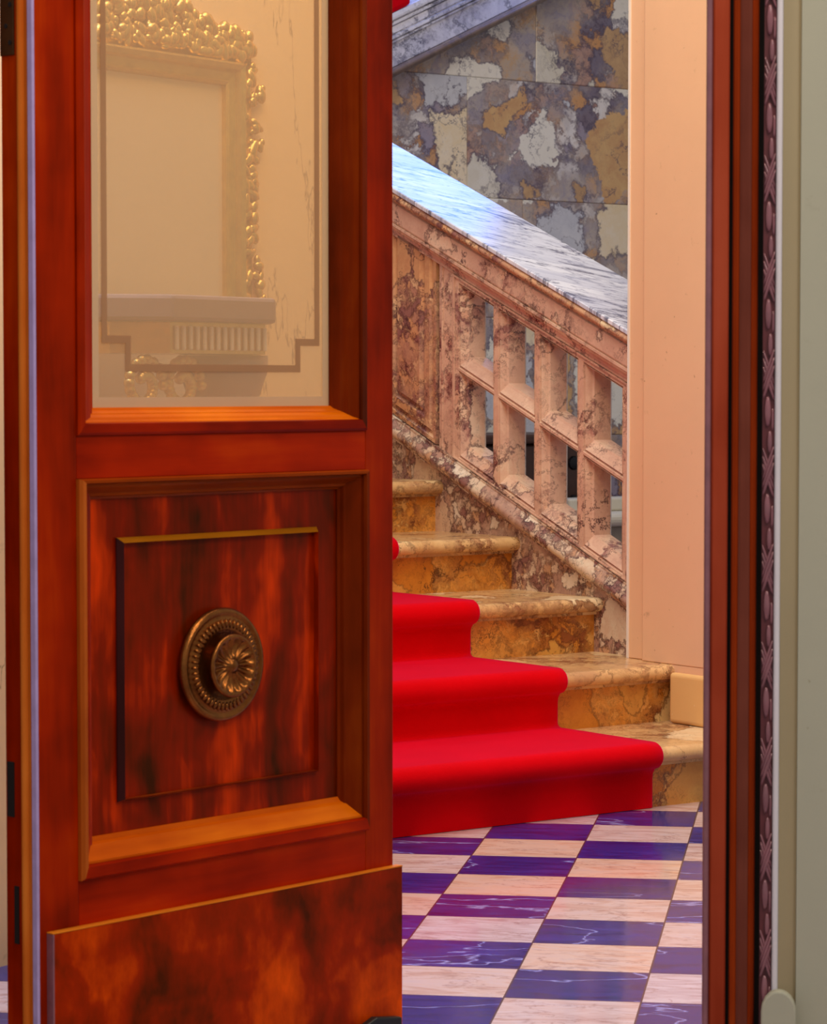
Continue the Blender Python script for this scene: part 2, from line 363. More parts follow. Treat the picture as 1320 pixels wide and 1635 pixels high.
o = link('wall_back', me, M_WALL); o.location = STAIR_O; o.rotation_euler = (0, 0, SA); struct(o)

# ------------------------------------------------------------------ staircase
stair = empty('staircase', STAIR_O, SA)
tag(stair, 'honey marble staircase with warm-lit amber risers and rounded step edges under the red carpet', 'staircase')
UL, NS = -2.05, 8
def tread_profile(k):
    """outline in (v, z) of tread slab k (1 = lowest)"""
    v0 = (k - 1) * RUN; z1 = k * RISE; R = .0205
    pts = [(v0 + RUN + .02, z1)]
    pts += arc(v0 - .022, z1 - R, R, 90, 270, 12)
    pts += [(v0 - .012, z1 - 2 * R), (v0 - .012, z1 - 2 * R - .009), (v0, z1 - 2 * R - .009), (v0 + RUN + .02, z1 - 2 * R - .009)]
    return pts
for k in range(1, NS + 1):
    v0 = (k - 1) * RUN; z1 = k * RISE
    ur = .5 if k == 1 else (-.0 if k > 2 else -.0)
    bm = bmesh.new(); prism(bm, tread_profile(k), lambda p, q, a: (a, p, q), UL, ur)
    t = from_bm('tread', bm, M_TREAD, stair)
    for p in t.data.polygons: p.use_smooth = abs(p.normal.x) < .5
    md = t.modifiers.new('edges', 'EDGE_SPLIT'); md.split_angle = math.radians(35)
    bm = bmesh.new(); box(bm, UL, ur, v0, v0 + RUN - .0, z1 - RISE, z1 - .0505)
    from_bm('riser', bm, M_RISER, stair)

# ------------------------------------------------------------------ carpet
cp = empty('stair_carpet', st(-.457, 0, 0), SA)
tag(cp, 'bright scarlet carpet runner covering the middle of the marble steps', 'carpet')
TH = .013
outer, inner = [], []
for k in range(1, NS + 1):
    v0 = (k - 1) * RUN; zb = (k - 1) * RISE; z1 = k * RISE; R = .0205
    if k == 1: outer.append((v0 - TH, .001)); inner.append((v0 - .0005, .001))
    else: outer += arc(v0 - TH - .02, zb + TH + .02, .02, -90, 0, 4)[0:] ; inner += [(v0 - .0005, zb + .0005)] * 5
    zc = z1 - R
    sag = arc(v0 - .022 + .004, zc - .052, .024, 0, 60, 3)
    outer += [(v0 - TH, z1 - .085), (v0 - TH - .003, z1 - .070), (v0 - TH - .012, z1 - .056)]
    inner += [(v0 - .0005, z1 - .075), (v0 - .0005, z1 - .062), (v0 - .013, z1 - .048)]
    po = arc(v0 - .022, zc, R + TH + .002, 235, 90, 12); pi_ = arc(v0 - .022, zc, R + .0006, 235, 90, 12)
    outer += po; inner += pi_
outer.append((NS * RUN, NS * RISE + TH)); inner.append((NS * RUN, NS * RISE + .0005))
def carpet_strip(name, u0, u1, parent):
    bm = bmesh.new(); e = .006
    cols = []
    for (u, t) in ((u0, 0), (u0, .7), (u0 + e, 1), (u0 + .05, 1)) + tuple((u0 + .05 + (u1 - u0 - .1) * i / 6, 1) for i in range(1, 6)) + ((u1 - .05, 1), (u1 - e, 1), (u1, .7), (u1, 0)):
        cols.append([bm.verts.new((u, i_[0] + (o_[0] - i_[0]) * t, i_[1] + (o_[1] - i_[1]) * t)) for o_, i_ in zip(outer, inner)])
    for a, b in zip(cols, cols[1:]):
        for i in range(len(a) - 1): bm.faces.new((a[i], a[i + 1], b[i + 1], b[i]))
    bmesh.ops.remove_doubles(bm, verts=bm.verts, dist=.0002)
    return from_bm(name, bm, M_CARPET, parent, smooth=True)
carpet_strip('runner', -1.25, 0, cp)

# ------------------------------------------------------------------ balustrade (frame: x = out over the wall, y = up the flight, z)
SL = .404
bal = empty('stair_balustrade', STAIR_O, SA)
tag(bal, 'pink veined marble stair balustrade pierced with two rows of slanted openings', 'balustrade')
def bz(v, w): return w + SL * v           # w = height above the sloping datum
V_END, V_TOP = .575, 3.6
T0_ = .850
DP = .10                                   # thickness of the pierced wall
# stringer: solid wall below the sloping base moulding
bm = bmesh.new()
prism(bm, [(V_END, 0), (V_TOP, 0), (V_TOP, bz(V_TOP, .262)), (V_END, bz(V_END, .262))], lambda p, q, a: (a, p, q), 0, .16)
from_bm('stringer', bm, M_BASE, bal)
def sweep(name, prof, v0, v1, mat, smooth=False):
    """prof: closed outline in (proud, w); proud counts towards the steps"""
    bm = bmesh.new(); prism(bm, prof, lambda p, q, a: (-p, a, bz(a, q)), v0, v1)
    o = from_bm(name, bm, mat, bal)
    if smooth:
        for p in o.data.polygons: p.use_smooth = True
        md = o.modifiers.new('edges', 'EDGE_SPLIT'); md.split_angle = math.radians(35)
    return o
W0, W1 = .196, .272
sweep('base_moulding', [(-.16, W0), (.004, W0), (.004, W0 + .006), (.012, W0 + .009)] + arc(.008, W0 + .036, .024, -80, 62, 8) + [(.010, W1 - .006), (.010, W1), (-.16, W1)], V_END, V_TOP, M_BASE, True)

# pierced panel : grid in (v, w) with 4 x 2 openings
PW0, PWM, PWT = W1 + .012, .560, .828
vline = [.612]
cells_v = [(.662, .845), (.868, 1.053), (1.074, 1.257), (1.278, 1.461)]
V_L = 1.574
def quad(v0, v1, w0, w1, d, il=0, ib=0, it=0, ir=0):
    a, b = v0 + ir, v1 - il
    return [(d, a, bz(a, w0 + ib)), (d, b, bz(b, w0 + ib)), (d, b, bz(b, w1 - it)), (d, a, bz(a, w1 - it))]
bm = bmesh.new()
vs = [.612] + [x for c in cells_v for x in c] + [V_L - .012]
ws = [PW0, PW0 + .012, PWM - .0, PWM + .0, PWT, PWT + .03]
ws = [PW0 - .012, PW0, PWM - .004, PWM + .004, PWT, PWT + .14]
for side, d in ((0, 0.0), (1, DP)):
    for i in range(len(vs) - 1):
        for j in range(len(ws) - 1):
            hole = (i % 2 == 1) and (j in (1, 3))
            if not hole: bm.faces.new([bm.verts.new(p) for p in quad(vs[i], vs[i + 1], ws[j], ws[j + 1], d)])
for (a, b) in cells_v:
    for (w0, w1) in ((ws[1], ws[2]), (ws[3], ws[4])):
        loops(bm, [quad(a, b, w0, w1, 0), quad(a, b, w0, w1, .008, .0015, .003, .0015, .0015), quad(a, b, w0, w1, .008, .005, .008, .005, .005), quad(a, b, w0, w1, .002, .0065, .010, .006, .0065),
                   quad(a, b, w0, w1, .010, .010, .018, .008, .010), quad(a, b, w0, w1, .022, .015, .034, .014, .015),
                   quad(a, b, w0, w1, .026, .020, .042, .018, .020), quad(a, b, w0, w1, DP - .012, .020, .042, .018, .020), quad(a, b, w0, w1, DP, .010, .030, .010, .010)])
bmesh.ops.remove_doubles(bm, verts=bm.verts, dist=.0004)
from_bm('pierced_panel', bm, M_BAL, bal)
# raised fillet framing the pierced field
bm = bmesh.new()
fw0, fw1 = W1 + .003, PWT + .019
for (va, vb, wa, wb) in ((.638, .644, fw0, fw1), (1.480, 1.487, fw0, fw1), (.6445, 1.4795, fw1 - .006, fw1), (.6445, 1.4795, fw0, fw0 + .004), (1.540, 1.545, W1 + .002, T0_ - .002)):
    prism(bm, [(va, bz(va, wa)), (vb, bz(vb, wa)), (vb, bz(vb, wb)), (va, bz(va, wb))], lambda p, q, a: (a, p, q), -.0055, -.0003)
from_bm('border_fillet', bm, M_BAL, bal)
# plain panels on both sides of the pierced field
def solid_panel(name, v0, v1, w0, w1, mat, inner=True, proud=.014):
    bm = bmesh.new()
    rings = [quad(v0, v1, w0, w1, .10), quad(v0, v1, w0, w1, -.002), quad(v0, v1, w0, w1, -.002, .014, .014, .014, .014),
             quad(v0, v1, w0, w1, .006, .02, .02, .02, .02), quad(v0, v1, w0, w1, .006, .030, .030, .030, .030),
             quad(v0, v1, w0, w1, -.002, .036, .036, .036, .036), quad(v0, v1, w0, w1, -.002, .062, .062, .062, .062)]
    if inner: rings += [quad(v0, v1, w0, w1, .010, .070, .070, .070, .070), quad(v0, v1, w0, w1, .010, .078, .078, .078, .078), quad(v0, v1, w0, w1, -.004, .088, .088, .088, .088)]
    R = loops(bm, rings, True); bm.faces.new(R[0][::-1])
    return from_bm(name, bm, mat, bal)
solid_panel('raised_panel', V_L + .004, V_L + .30, W1 + .004, PWT + .135, M_PANEL)
solid_panel('raised_panel', V_L + .31, V_L + .60, W1 + .004, PWT + .135, M_PANEL)
boxo('end_block', (0, .1, 0, .001, 0, .001), M_BAL, bal) if False else None
bm = bmesh.new()
prism(bm, [(V_END, bz(V_END, W1)), (.606, bz(.606, W1)), (.606, bz(.606, PWT + .135)), (V_END, bz(V_END, PWT + .135))], lambda p, q, a: (a, p, q), -.001, .10)
from_bm('end_post', bm, M_BASE, bal)
bm = bmesh.new()
prism(bm, [(V_L + .61, bz(V_L + .61, W1)), (V_TOP, bz(V_TOP, W1)), (V_TOP, bz(V_TOP, PWT + .135)), (V_L + .61, bz(V_L + .61, PWT + .135))], lambda p, q, a: (a, p, q), 0, .10)
from_bm('upper_wall', bm, M_BAL, bal)
# rail mouldings : brown bed mould, pink frieze, slab
T0 = .850
sweep('bed_moulding', [(-.10, T0), (.004, T0), (.004, T0 + .010), (.010, T0 + .013), (.012, T0 + .022)] + arc(.012, T0 + .036, .012, -90, 0, 4) + [(.028, T0 + .040), (.028, T0 + .048), (-.10, T0 + .048)], V_END, V_TOP, M_BAL, True)
sweep('frieze', [(-.16, T0 + .0485), (.022, T0 + .0485), (.026, T0 + .055), (.026, T0 + .112), (.020, T0 + .118), (-.16, T0 + .118)], V_END, V_TOP, M_BAL)
sweep('slab_bed', [(-.22, T0 + .1185), (.026, T0 + .1185), (.030, T0 + .124)] + arc(.030, T0 + .136, .012, -90, 60, 5) + [(.034, T0 + .150), (-.22, T0 + .150)], V_END, V_TOP, M_PANEL, True)
NEAR = .040
sweep('handrail_slab', [(-.30, T0 + .1505), (NEAR - .002, T0 + .1505), (NEAR, T0 + .153), (NEAR, T0 + .163), (NEAR - .003, T0 + .166), (-.297, T0 + .166), (-.30, T0 + .163)], V_END, 1.610, M_RAIL)
sweep('handrail_slab', [(-.30, T0 + .1505), (NEAR - .002, T0 + .1505), (NEAR, T0 + .153), (NEAR, T0 + .163), (NEAR - .003, T0 + .166), (-.297, T0 + .166), (-.30, T0 + .163)], 1.612, V_TOP, M_RAIL)

# ------------------------------------------------------------------ peach pier
pier = empty('plaster_pilaster', st(0, .0, .0), SA)
tag(pier, 'peach plastered wall pier with a worn stone foot at the balustrade end', 'pier')
bm = bmesh.new()
prism(bm, [(-.045, .583), (-.045, .512), (-.056, .508), (-.067, .495), (-.067, -.9), (.30, -.9), (.30, .583)], lambda p, q, a: (p, q, a), .3205, 4.6)
b = from_bm('shaft', bm, M_PEACH, pier, bevel=.003)
boxo('shaft_foot', (-.067, .30, -.9, .372, .1605, .32), M_PEACH, pier)
boxo('pale_arris', (-.049, -.0445, .579, .5865, .3205, 4.6), M_WHITE, pier)
bm = bmesh.new(); box(bm, -.092, -.0675, -.9, .352, .1605, .302)
from_bm('plinth', bm, M_PLINTH, pier, bevel=.012, seg=4)

# ------------------------------------------------------------------ upper flight against the back wall
uf = empty('upper_stair_flight', st(1.43, WV, 2.2), SA)
tag(uf, 'white marble string of an upper flight rising along the back wall', 'stair flight')
def usweep(name, prof, mat, v_len=2.6, x0=-.9):
    bm = bmesh.new(); prism(bm, prof, lambda p, q, a: (a, -p, q + .152 + .472 * a), x0, v_len); return from_bm(name, bm, mat, uf)
usweep('lower_moulding', [(.001, 0), (.10, 0), (.105, .006), (.13, .010), (.135, .018)] + arc(.128, .026, .014, -30, 90, 5) + [(.10, .044), (.001, .044)], M_DARKM)
usweep('face', [(.001, .0445), (.11, .0445), (.11, .142), (.118, .144), (.118, .152), (.108, .154), (.108, .158), (.122, .160), (.122, .172), (.108, .176), (.108, .180), (.114, .182), (.114, .210), (.106, .212), (.106, .216), (.124, .218), (.124, .230), (.112, .232), (.112, .238), (.132, .240), (.134, .250), (.134, .268), (.001, .268)], M_STRING)
uc = empty('upper_carpet', st(1.43, WV, 2.2), SA)
tag(uc, 'scrap of scarlet carpet showing at the top beside the door leaf', 'carpet')
bm = bmesh.new()
prism(bm, [(.001, .2685), (.131, .2685), (.136, .29), (.136, .34), (.12, .36), (.001, .36)], lambda p, q, a: (a, -p, q + .152 + .472 * a), -.9, .10)
from_bm('runner_edge', bm, M_CARPET, uc, bevel=.012)

# ------------------------------------------------------------------ things beyond the balustrade, in the lower hall
bench = empty('stone_bench', st(2.4, 3.1, 0), SA)
tag(bench, 'white stone bench seen through the lower right openings of the balustrade', 'bench')
bm = bmesh.new(); prism(bm, [(-.13, .54)] + arc(-.13, .5675, .0275, 270, 90, 8) + [(.10, .595), (.10, .54)], lambda p, q, a: (a, p, q), -.66, 1.2)
from_bm('seat', bm, M_WSTONE, bench, smooth=False)
boxo('back', (-.66, 1.2, -.02, .10, .5955, .648), M_WSTONE, bench, .008)
boxo('base', (-.60, 1.1, -.06, .10, 0, .5395), M_WALLPLAIN, bench, .01)
chest = empty('dark_cabinet', st(1.55, 3.6, 0), SA)
tag(chest, 'dark carved wooden cabinet glimpsed through the lower left openings of the balustrade', 'cabinet')
boxo('body', (-.6, .56, -.2, .25, 0, .86), M_DWOOD, chest, .01)
boxo('top', (-.63, .59, -.23, .27, .862, .90), M_DWOOD, chest, .01)
for i in range(7):
    x = -.52 + i * .165
    for zz in (.42, .62, .78):
        bm = bmesh.new(); lathe(bm, [(.001, 0), (.03, .0), (.026, .008), (.012, .012), (.001, .013)], 10, lambda a, b_, h, x=x, zz=zz: (x + a, -.201 - h, zz + b_))
        from_bm('boss', bm, M_IRON, chest)

# ------------------------------------------------------------------ mirror wall behind the leaf
MA = math.radians(53.6); MD = Vector((math.cos(MA), math.sin(MA), 0)); MO = Vector((-.834, 5.1, 0))
mw = boxo('wall_left', (-1.4, 1.20, 0, .12, 0, 3.2), M_CREAM); mw.location = MO; mw.rotation_euler = (0, 0, MA); struct(mw)
def mloc(s, z, d=0): return MO + MD * s + Vector((MD.y, -MD.x, 0)) * d + Vector((0, 0, z))
# local frame on the wall: x along, -y off the wall, z up
mir = empty('gilt_mirror', mloc(.05, .9, .001), MA)
tag(mir, 'carved gilt mirror frame seen hazily through the glass of the door leaf', 'mirror')
MX0, MX1, MZ0, MZ1 = 0.30, .735, .45, 1.715   # relative: x from origin, z absolute
ox, oz = .05, .9
def mrect(a, d): return [(MX0 - ox - a, -d, MZ0 - oz - a), (MX1 - ox + a, -d, MZ0 - oz - a), (MX1 - ox + a, -d, MZ1 - oz + a), (MX0 - ox - a, -d, MZ1 - oz + a)]
bm = bmesh.new(); loops(bm, [mrect(.005, .004)], False); bm.faces.new(bm.verts[:]) if False else None
bm.free()
boxo('mirror_plate', (MX0 - ox, MX1 - ox, -.006, -.002, MZ0 - oz, MZ1 - oz), M_MIRROR, mir)
bm = bmesh.new()
loops(bm, [mrect(-.002, .004), mrect(0, .016), mrect(.006, .020), mrect(.010, .014), mrect(.026, .018), mrect(.032, .030), mrect(.042, .034), mrect(.048, .024), mrect(.052, .0)])
from_bm('gilt_moulding', bm, M_GILT, mir)
bm = bmesh.new()
def blob(bm, c, r, sy=.5, st_=1.0, seg=8):
    m = Matrix.Translation(c) @ Matrix.Rotation(random.uniform(0, 3.1), 4, 'Y') @ Matrix.Diagonal((r, r * sy, r * st_, 1))
    bmesh.ops.create_icosphere(bm, subdivisions=2, radius=1, matrix=m)
for i in range(260):      # carved right side
    z = MZ0 - .05 + random.random() * (MZ1 - MZ0 + .1)
    blob(bm, (MX1 - ox + .054 + random.random() * (.058 + .014 * math.sin(z * 16)), -.012, z - oz), random.uniform(.006, .013), .9, random.uniform(1, 2.2))
    blob(bm, (MX0 - ox - .056 - random.random() * .03, -.012, z - oz), random.uniform(.008, .018), .9, random.uniform(1, 2))
box(bm, MX1 - ox + .05, MX1 - ox + .088, -.010, -.001, MZ0 - oz, MZ1 - oz + .06); box(bm, MX0 - ox - .08, MX0 - ox - .05, -.010, -.001, MZ0 - oz, MZ1 - oz + .06); box(bm, MX0 - ox - .08, MX1 - ox + .088, -.010, -.001, MZ1 - oz + .051, MZ1 - oz + .09)
for i in range(420):     # carved crest
    t = random.random(); x = MX0 - .06 + t * (MX1 - MX0 + .15)
    h = .05 + .10 * math.exp(-((t - .35) / .3) ** 2)
    blob(bm, (x - ox, -.016, MZ1 + .06 + random.random() * h - oz), random.uniform(.006, .015), .9, random.uniform(.8, 1.9))
from_bm('carved_leafwork', bm, M_GILT, mir, smooth=True)

con = empty('console_table', mloc(.45, 0, .165), MA)
tag(con, 'console table with a fluted frieze below the gilt mirror, blurred by the glass', 'console table')
HC = 1.27
bm = bmesh.new(); prism(bm, [(-.27, .10), (-.27, -.02), (-.17, -.11), (.13, -.11), (.22, -.02), (.22, .10)], lambda p, q, a: (p, q, a), HC - .05, HC)
from_bm('top', bm, M_LILACST, con, bevel=.008)
bm = bmesh.new(); prism(bm, [(-.24, .10), (-.24, -.01), (-.16, -.09), (.12, -.09), (.19, -.01), (.19, .10)], lambda p, q, a: (p, q, a), HC - .11, HC - .051)
from_bm('frieze', bm, M_GILT, con)
bm = bmesh.new()
for i in range(14):
    x = -.15 + i * .02; box(bm, x, x + .009, -.097, -.0905, HC - .104, HC - .058)
from_bm('fluting', bm, M_WSTONE, con, bevel=.003)
bm = bmesh.new(); lathe(bm, [(.001, 0), (.12, 0), (.12, .03), (.05, .06), (.035, .25), (.03, HC - .4), (.035, HC - .30), (.07, HC - .22), (.10, HC - .14), (.10, HC - .112), (.001, HC - .112)], 20, lambda a, b_, h: (a + .10, b_ * .8 - .0, h))
from_bm('pedestal', bm, M_LILACST, con, smooth=True)
bm = bmesh.new()
for sx in (-.19, -.08):
    for i in range(26):
        a = i / 26 * 2 * math.pi * 1.4; r = .055 * (1 - i / 34)
        blob(bm, (sx + r * math.cos(a), -.05, HC - .17 + r * math.sin(a)), .011, 1, 1)
from_bm('scroll_bracket', bm, M_GILT, con, smooth=True)

# ------------------------------------------------------------------ door leaf (frame: x = along the leaf from its hinged edge, y = into its thickness, z)
LA = math.radians(90 - 41.6)
LD = Vector((math.cos(LA), math.sin(LA), 0)); LO = Vector((-.0338, 4.5, 0)) - LD * .76
leaf = empty('door_leaf', LO + Vector((0, 0, .0)), LA)
tag(leaf, 'half-open mahogany door leaf with a glass pane above and bronze rosette on its panel', 'door')
LT, LH, LW = .067, 2.45, .76
def lrect(x0, x1, z0, z1, l, r, b, t, d): return [(x0 + l, d, z0 + b), (x1 - r, d, z0 + b), (x1 - r, d, z1 - t), (x0 + l, d, z1 - t)]
ZB, ZL0, ZL1, ZG0, ZG1 = .012, .378, .964, 1.027, 2.30
XS0, XS1 = .076, .694
# stiles
def lpart(name, x0, x1, z0, z1, mat, y0=0, y1=LT, bevel=.0012): return boxo(name, (x0, x1, y0, y1, z0, z1), mat, leaf, bevel)
lpart('stile', .0020, XS0, ZB, LH, M_WOOD_V, y1=LT); lpart('stile', XS1, LW, ZB, LH, M_WOOD_V)
lpart('rail', XS0 + .0004, XS1 - .0004, ZB, ZL0, M_WOOD_H); lpart('rail', XS0 + .0004, XS1 - .0004, ZL1, ZG0, M_WOOD_H); lpart('rail', XS0 + .0004, XS1 - .0004, ZG1, LH, M_WOOD_H)
# edge of the leaf that faces the viewer
bm = bmesh.new()
prism(bm, [(.0018, .0310), (.0018, .067), (-.001, .067), (-.004, .0655), (-.004, .0310)], lambda p, q, a: (p, q, a), ZB, LH)
from_bm('edge_board', bm, M_WOOD_V, leaf)
bm = bmesh.new()
prism(bm, [(.0018, .0128), (.0018, .0308), (-.005, .0308)] + arc(-.004, .0250, .0050, 100, 260, 8) + [(-.001, .0195), (-.001, .0150), (.0005, .0128)], lambda p, q, a: (p, q, a), ZB, LH)
from_bm('edge_bead', bm, M_WOOD_MOULDV, leaf)
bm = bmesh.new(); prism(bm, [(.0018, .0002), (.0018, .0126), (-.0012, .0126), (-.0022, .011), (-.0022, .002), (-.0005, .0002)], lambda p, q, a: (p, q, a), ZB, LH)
e = from_bm('edge_strip', bm, M_LILAC, leaf, bevel=.0006); e['label'] = 'pale lilac edge strip'  # even lilac tone along the corner of the leaf edge
hp = boxo('hinge_plate', (-.0065, -.0041, .036, .066, 1.57, 1.70), M_BRASS, leaf, .001)
for i, zz in enumerate((1.588, 1.612, 1.642, 1.67)):
    bm = bmesh.new(); lathe(bm, [(.001, 0), (.0035, 0), (.0035, .0008), (.001, .0008)], 10, lambda a, b_, h, zz=zz, i=i: (-.0066 - h, (.043 if i % 2 == 0 else .052) + a, zz + b_))
    from_bm('screw', bm, M_HOLE, hp)
boxo('mortise_plate', (-.0052, -.0041, .047, .062, .476, .556), M_HOLE, leaf)
boxo('mortise_plate', (-.0052, -.0041, .038, .048, .292, .376), M_HOLE, leaf)
# glazing mouldings
def mould(name, x0, x1, z0, z1, prof, mats, parent):
    """prof: rows of (left, right, bottom, top inset, depth); four mitred lengths"""
    rings = [lrect(x0, x1, z0, z1, *p) for p in prof]
    for side, nm in ((0, 'bottom'), (1, 'right'), (2, 'top'), (3, 'left')):
        bm = bmesh.new(); A = [(bm.verts.new(r[side]), bm.verts.new(r[(side + 1) % 4])) for r in rings]
        for a, b in zip(A, A[1:]): bm.faces.new((a[0], a[1], b[1], b[0]))
        bm.faces.new((A[-1][0], A[-1][1], A[0][1], A[0][0]))
        for e_ in (0, 1): bm.faces.new([a[e_] for a in A] if e_ else [a[e_] for a in A][::-1])
        from_bm(name, bm, mats[side], parent)
GF = [(0, 0, 0, 0, .030), (0, 0, 0, 0, -.004), (.003, .003, .004, .003, -.006), (.013, .013, .017, .013, -.006), (.0145, .0145, .018, .0145, -.003), (.0145, .0145, .018, .0145, .030)]
GP = [(.0147, .0147, .0182, .0147, .030), (.0147, .0147, .0182, .0147, .0), (.018, .018, .020, .018, .001),
      (.024, .024, .022, .024, .004), (.034, .034, .026, .034, .007), (.038, .038, .030, .038, .014), (.044, .044, .032, .044, .015), (.050, .050, .036, .050, .024), (.055, .055, .040, .055, .026), (.055, .055, .040, .055, .034)]
mould('glazing_fillet', XS0, XS1, ZG0, ZG1, GF, (M_WOOD_H, M_WOOD_DARK, M_WOOD_H, M_WOOD_V), leaf)  # each side is toned for the light that strikes it
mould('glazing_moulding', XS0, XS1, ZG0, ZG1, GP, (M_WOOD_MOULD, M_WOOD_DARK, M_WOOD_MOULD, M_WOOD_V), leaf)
PF = [(0, 0, 0, 0, .030), (0, 0, 0, 0, -.006), (.003, .003, .004, .002, -.012), (.009, .009, .020, .006, -.012), (.011, .011, .0225, .008, -.007), (.011, .011, .0225, .008, .030)]
PP = [(.0112, .0112, .0227, .0082, .030), (.0112, .0112, .0227, .0082, -.003), (.014, .014, .026, .011, -.003), (.018, .018, .030, .014, .000),
      (.034, .034, .046, .022, .012), (.038, .038, .047, .026, .013), (.040, .040, .050, .028, .019), (.0445, .0445, .057, .031, .021), (.0445, .0445, .057, .031, .024)]
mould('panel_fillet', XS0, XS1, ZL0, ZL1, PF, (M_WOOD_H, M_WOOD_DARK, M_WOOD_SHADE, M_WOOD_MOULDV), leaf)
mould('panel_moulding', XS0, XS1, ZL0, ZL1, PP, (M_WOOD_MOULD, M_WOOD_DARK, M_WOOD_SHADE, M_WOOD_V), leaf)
# lower panel with raised field
bm = bmesh.new()
FX0, FX1, FZ0, FZ1 = .180, .592, .489, .866
def fr(a, d): return [(FX0 - a, d, FZ0 - a), (FX1 + a, d, FZ0 - a), (FX1 + a, d, FZ1 + a), (FX0 - a, d, FZ1 + a)]
pr = lrect(XS0 + .02, XS1 - .02, ZL0 + .02, ZL1 - .02, 0, 0, 0, 0, .0245)
R = loops(bm, [[(x, .04, z) for x, y, z in pr], pr, fr(.0085, .0245), fr(.0085, .0225), fr(.0005, .0225), fr(.0005, .0130), fr(.004, .0128)][:5], True); bm.faces.new(R[0][::-1])
from_bm('panel', bm, M_WOOD_PANEL, leaf)
FE = [(0, 0, 0, 0, .0240), (0, 0, 0, 0, .0200), (.0078, .004, .0040, .0078, .0122), (.0078, .004, .0040, .0078, .0224)]
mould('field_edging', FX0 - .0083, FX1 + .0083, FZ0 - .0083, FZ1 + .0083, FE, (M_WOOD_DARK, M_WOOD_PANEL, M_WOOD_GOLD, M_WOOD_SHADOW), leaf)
# kick panel
kb = boxo('kick_panel', (.0165, .7675, -.014, -.0005, .02, .3098), M_WOOD_KICK, leaf, .0008)
ke = boxo('top_edge', (.014, .7680, -.0145, -.0004, .3100, .3122), M_WOOD_GOLD2, kb, .0005)
boxo('side_edge', (.0140, .0163, -.0145, -.0004, .02, .3098), M_CARVE, kb)  # mauve stands for light reflected off the board's side face
bm = bmesh.new(); prism(bm, [(.62, .02), (.622, .052), (.69, .075), (.75, .066), (.752, .02)], lambda p, q, a: (p, a, q), -.03, -.0145)
from_bm('door_stop', bm, M_BLACK, leaf, bevel=.003)
# panes
GX0, GX1, GZ0, GZ1 = XS0 + .050, XS1 - .050, ZG0 + .036, ZG1 - .05
gl = boxo('glass_pane', (GX0, GX1, .0300, .0335, GZ0, GZ1), M_GLASS, leaf)
bv = bmesh.new(); BW = .016
R = loops(bv, [lrect(GX0 + .004, GX1 - .004, GZ0 + .003, GZ1, 0, 0, 0, 0, .0298), lrect(GX0 + .004, GX1 - .004, GZ0 + .003, GZ1, BW, BW, BW, BW, .0288),
               lrect(GX0 + .004, GX1 - .004, GZ0 + .003, GZ1, BW, BW, BW, BW, .0298), lrect(GX0 + .004, GX1 - .004, GZ0 + .003, GZ1, 0, 0, 0, 0, .0298)])
from_bm('bevelled_border', bv, M_GBEVEL, gl)
bw = .011
xa, xb, xc, xd = .158, .205, .568, .612; za, zb = 1.168, 1.126
bm = bmesh.new()
for (x0, x1, z0, z1) in ((xa - bw / 2, xa + bw / 2, za - bw / 2, 2.18), (xa + bw / 2, xb + bw / 2, za - bw / 2, za + bw / 2), (xb - bw / 2, xb + bw / 2, zb - bw / 2, za - bw / 2),
                         (xb + bw / 2, xc - bw / 2, zb - bw / 2, zb + bw / 2), (xc - bw / 2, xc + bw / 2, zb - bw / 2, za - bw / 2), (xc - bw / 2, xd - bw / 2, za - bw / 2, za + bw / 2), (xd - bw / 2, xd + bw / 2, za - bw / 2, 2.18)):
    box(bm, x0, x1, .0292, .0297, z0, z1)
from_bm('etched_band', bm, M_ETCH, gl)
# bronze rosette
ro = empty('rosette', (0, 0, 0)); ro.parent = leaf; ro.location = (.379, .0135, .671)
bm = bmesh.new()
lathe(bm, [(.001, 0), (.088, 0), (.088, .004), (.085, .009), (.080, .010), (.077, .007), (.072, .0075), (.064, .013), (.055, .014), (.050, .010), (.047, .006), (.001, .006)], 64, lambda a, b_, h: (a, -h, b_))
bp = from_bm('backplate', bm, M_BRONZE, ro, smooth=True)
bm = bmesh.new()
for i in range(48):
    a = 2 * math.pi * i / 48; m = Matrix.Translation((.0635 * math.cos(a), -.0125, .0635 * math.sin(a))) @ Matrix.Rotation(-a, 4, 'Y') @ Matrix.Diagonal((.009, .004, .0032, 1))
    bmesh.ops.create_icosphere(bm, subdivisions=1, radius=1, matrix=m)
from_bm('beaded_ring', bm, M_BRONZE, ro, smooth=True)
bm = bmesh.new(); SEG = 96
prof = [(.034, .006), (.036, .018), (.041, .028), (.047, .032), (.049, .038), (.046, .042), (.042, .041), (.040, .036), (.030, .030), (.018, .030), (.011, .033), (.009, .040), (.005, .043), (.0006, .0435)]
rings = []
for j, (r, h) in enumerate(prof):
    h = .006 + (h - .006) * .72
    amp = .0035 if j in (7, 8) else (.0022 if j == 9 else 0)
    rings.append([(r * math.cos(2 * math.pi * i / SEG), -(h + amp * math.cos(16 * 2 * math.pi * i / SEG)), r * math.sin(2 * math.pi * i / SEG)) for i in range(SEG)])
R = loops(bm, rings, True)
from_bm('knob', bm, M_BRONZE, ro, smooth=True)

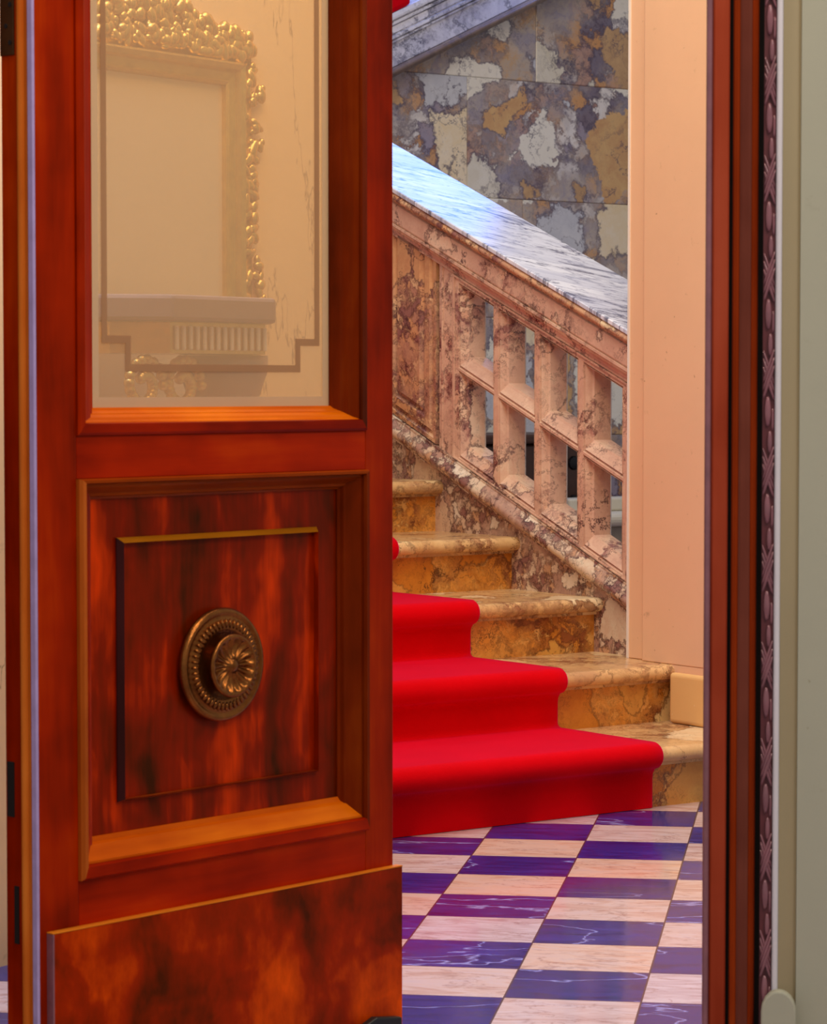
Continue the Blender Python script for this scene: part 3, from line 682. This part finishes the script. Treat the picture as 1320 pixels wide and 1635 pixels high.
# ------------------------------------------------------------------ right door jamb and wall
JO = Vector((.400, 3.79, 0)); JA = -math.radians(8.5)
def jprism(name, pts, mat, z0, z1, parent, smooth=False):
    bm = bmesh.new(); prism(bm, pts, lambda p, q, a: (p, -q, a), z0, z1); return from_bm(name, bm, mat, parent, smooth)
jamb = empty('door_jamb', JO, JA)
tag(jamb, 'moulded mahogany door jamb with a carved ribbon edge against the pale right wall', 'door frame')
jprism('inner_bead', [(0, -.12)] + arc(.0045, .002, .0045, 180, 20, 6) + [(.009, -.12)], M_CARVE, 0, 2.6, jamb)  # mauve tint stands for cool light from the hall
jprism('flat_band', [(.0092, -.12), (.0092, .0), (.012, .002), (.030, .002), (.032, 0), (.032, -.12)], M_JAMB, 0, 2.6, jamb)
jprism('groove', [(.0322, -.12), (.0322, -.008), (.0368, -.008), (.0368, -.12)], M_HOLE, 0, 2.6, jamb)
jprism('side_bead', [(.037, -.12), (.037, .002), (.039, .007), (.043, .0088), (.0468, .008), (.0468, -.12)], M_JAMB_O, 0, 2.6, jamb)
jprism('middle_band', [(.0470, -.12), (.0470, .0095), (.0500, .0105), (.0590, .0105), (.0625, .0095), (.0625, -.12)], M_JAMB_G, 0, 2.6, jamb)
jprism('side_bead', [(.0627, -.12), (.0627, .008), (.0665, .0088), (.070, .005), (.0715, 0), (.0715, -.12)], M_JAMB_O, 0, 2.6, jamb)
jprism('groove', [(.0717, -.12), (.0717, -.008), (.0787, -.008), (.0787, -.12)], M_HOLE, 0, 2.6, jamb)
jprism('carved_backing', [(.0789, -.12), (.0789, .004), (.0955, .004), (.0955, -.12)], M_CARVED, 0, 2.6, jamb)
bm = bmesh.new(); PER = .133; xc_ = .0872
def strand(bm, pts, r):
    rings = []
    for i, (x, y, z) in enumerate(pts):
        f = math.sin(math.pi * (i + .5) / len(pts)) ** .5
        rings.append([(x + r * f * math.cos(2 * math.pi * j / 8), y - r * .9 * f * math.sin(2 * math.pi * j / 8), z) for j in range(8)])
    R = loops(bm, rings, True); bm.faces.new(R[0][::-1])
z = -.02
while z < 2.55:
    strand(bm, [(xc_ - .001, -.0070, z + .040 * t / 10) for t in range(11)], .0046)
    strand(bm, [(xc_ + .0055, -.0045, z - .006 + .030 * t / 6) for t in range(7)], .0022)
    for sgn in (1, -1):
        for off, rr in ((0, .0024), (.011, .0024), (.022, .0019)):
            strand(bm, [(xc_ + sgn * (-.0072 + .0144 * t / 10), -.0062 - .0016 * (sgn > 0) - .002 * math.sin(math.pi * t / 10), z + .036 + off + .045 * (t / 10) ** 1.0 + (.002 if sgn > 0 else .0)) for t in range(11)], rr)
    strand(bm, [(xc_ + .002, -.0070, z + .096 + .030 * t / 8) for t in range(9)], .0034)
    z += PER
from_bm('carved_ribbon', bm, M_CARVE, jamb, smooth=True)

wr = jprism('wall_right', [(.129, -.12), (.129, .0), (1.6, .0), (1.6, -.12)], M_GREY, 0, 3.2, None); wr.location = JO; wr.rotation_euler = (0, 0, JA); struct(wr)
tr = empty('trim_1', JO, JA); struct(tr)
o = jprism('white_bead', [(.0957, -.12), (.0957, .004)] + arc(.1000, .006, .0042, 180, 0, 8) + [(.1042, -.12)], M_BEAD, 0, 2.7, tr); 
o = jprism('cove', [(.1044, -.12), (.1044, .006)] + [(.1044 + .0242 * t / 8, .006 - .012 * math.sin(math.pi / 2 * t / 8) + (0.003 if t == 8 else 0)) for t in range(9)] + [(.1288, -.12)], M_OLIVE, 0, 2.7, tr)
wl = jprism('wall_front', [(-2.2, -.10), (-2.2, 0), (-1.10, 0), (-1.10, -.10)], M_GREY, 0, 3.2, None); wl.location = JO; wl.rotation_euler = (0, 0, JA); struct(wl)
tl = jprism('trim_2', [(-1.099, -.10), (-1.099, .008), (-1.09, .012), (-1.075, .010), (-1.066, .002), (-1.066, -.10)], M_JAMB_B, 0, 2.6, None); tl.location = JO; tl.rotation_euler = (0, 0, JA); struct(tl)
pb = empty('corner_block', JO, JA)
tag(pb, 'pale stone corner block with a rounded top at the foot of the right wall', 'block')
bm = bmesh.new()
prism(bm, [(.082, 0)] + [(.106 + .024 * math.cos(math.radians(a)), .240 + .03 * math.sin(math.radians(a))) for a in (180, 160, 140, 120, 105, 90, 75, 60, 45, 30, 12, 0)] + [(.130, 0)], lambda p, q, a: (p, a, q), -.030, -.0125)
from_bm('body', bm, M_GREY, pb, bevel=.003)
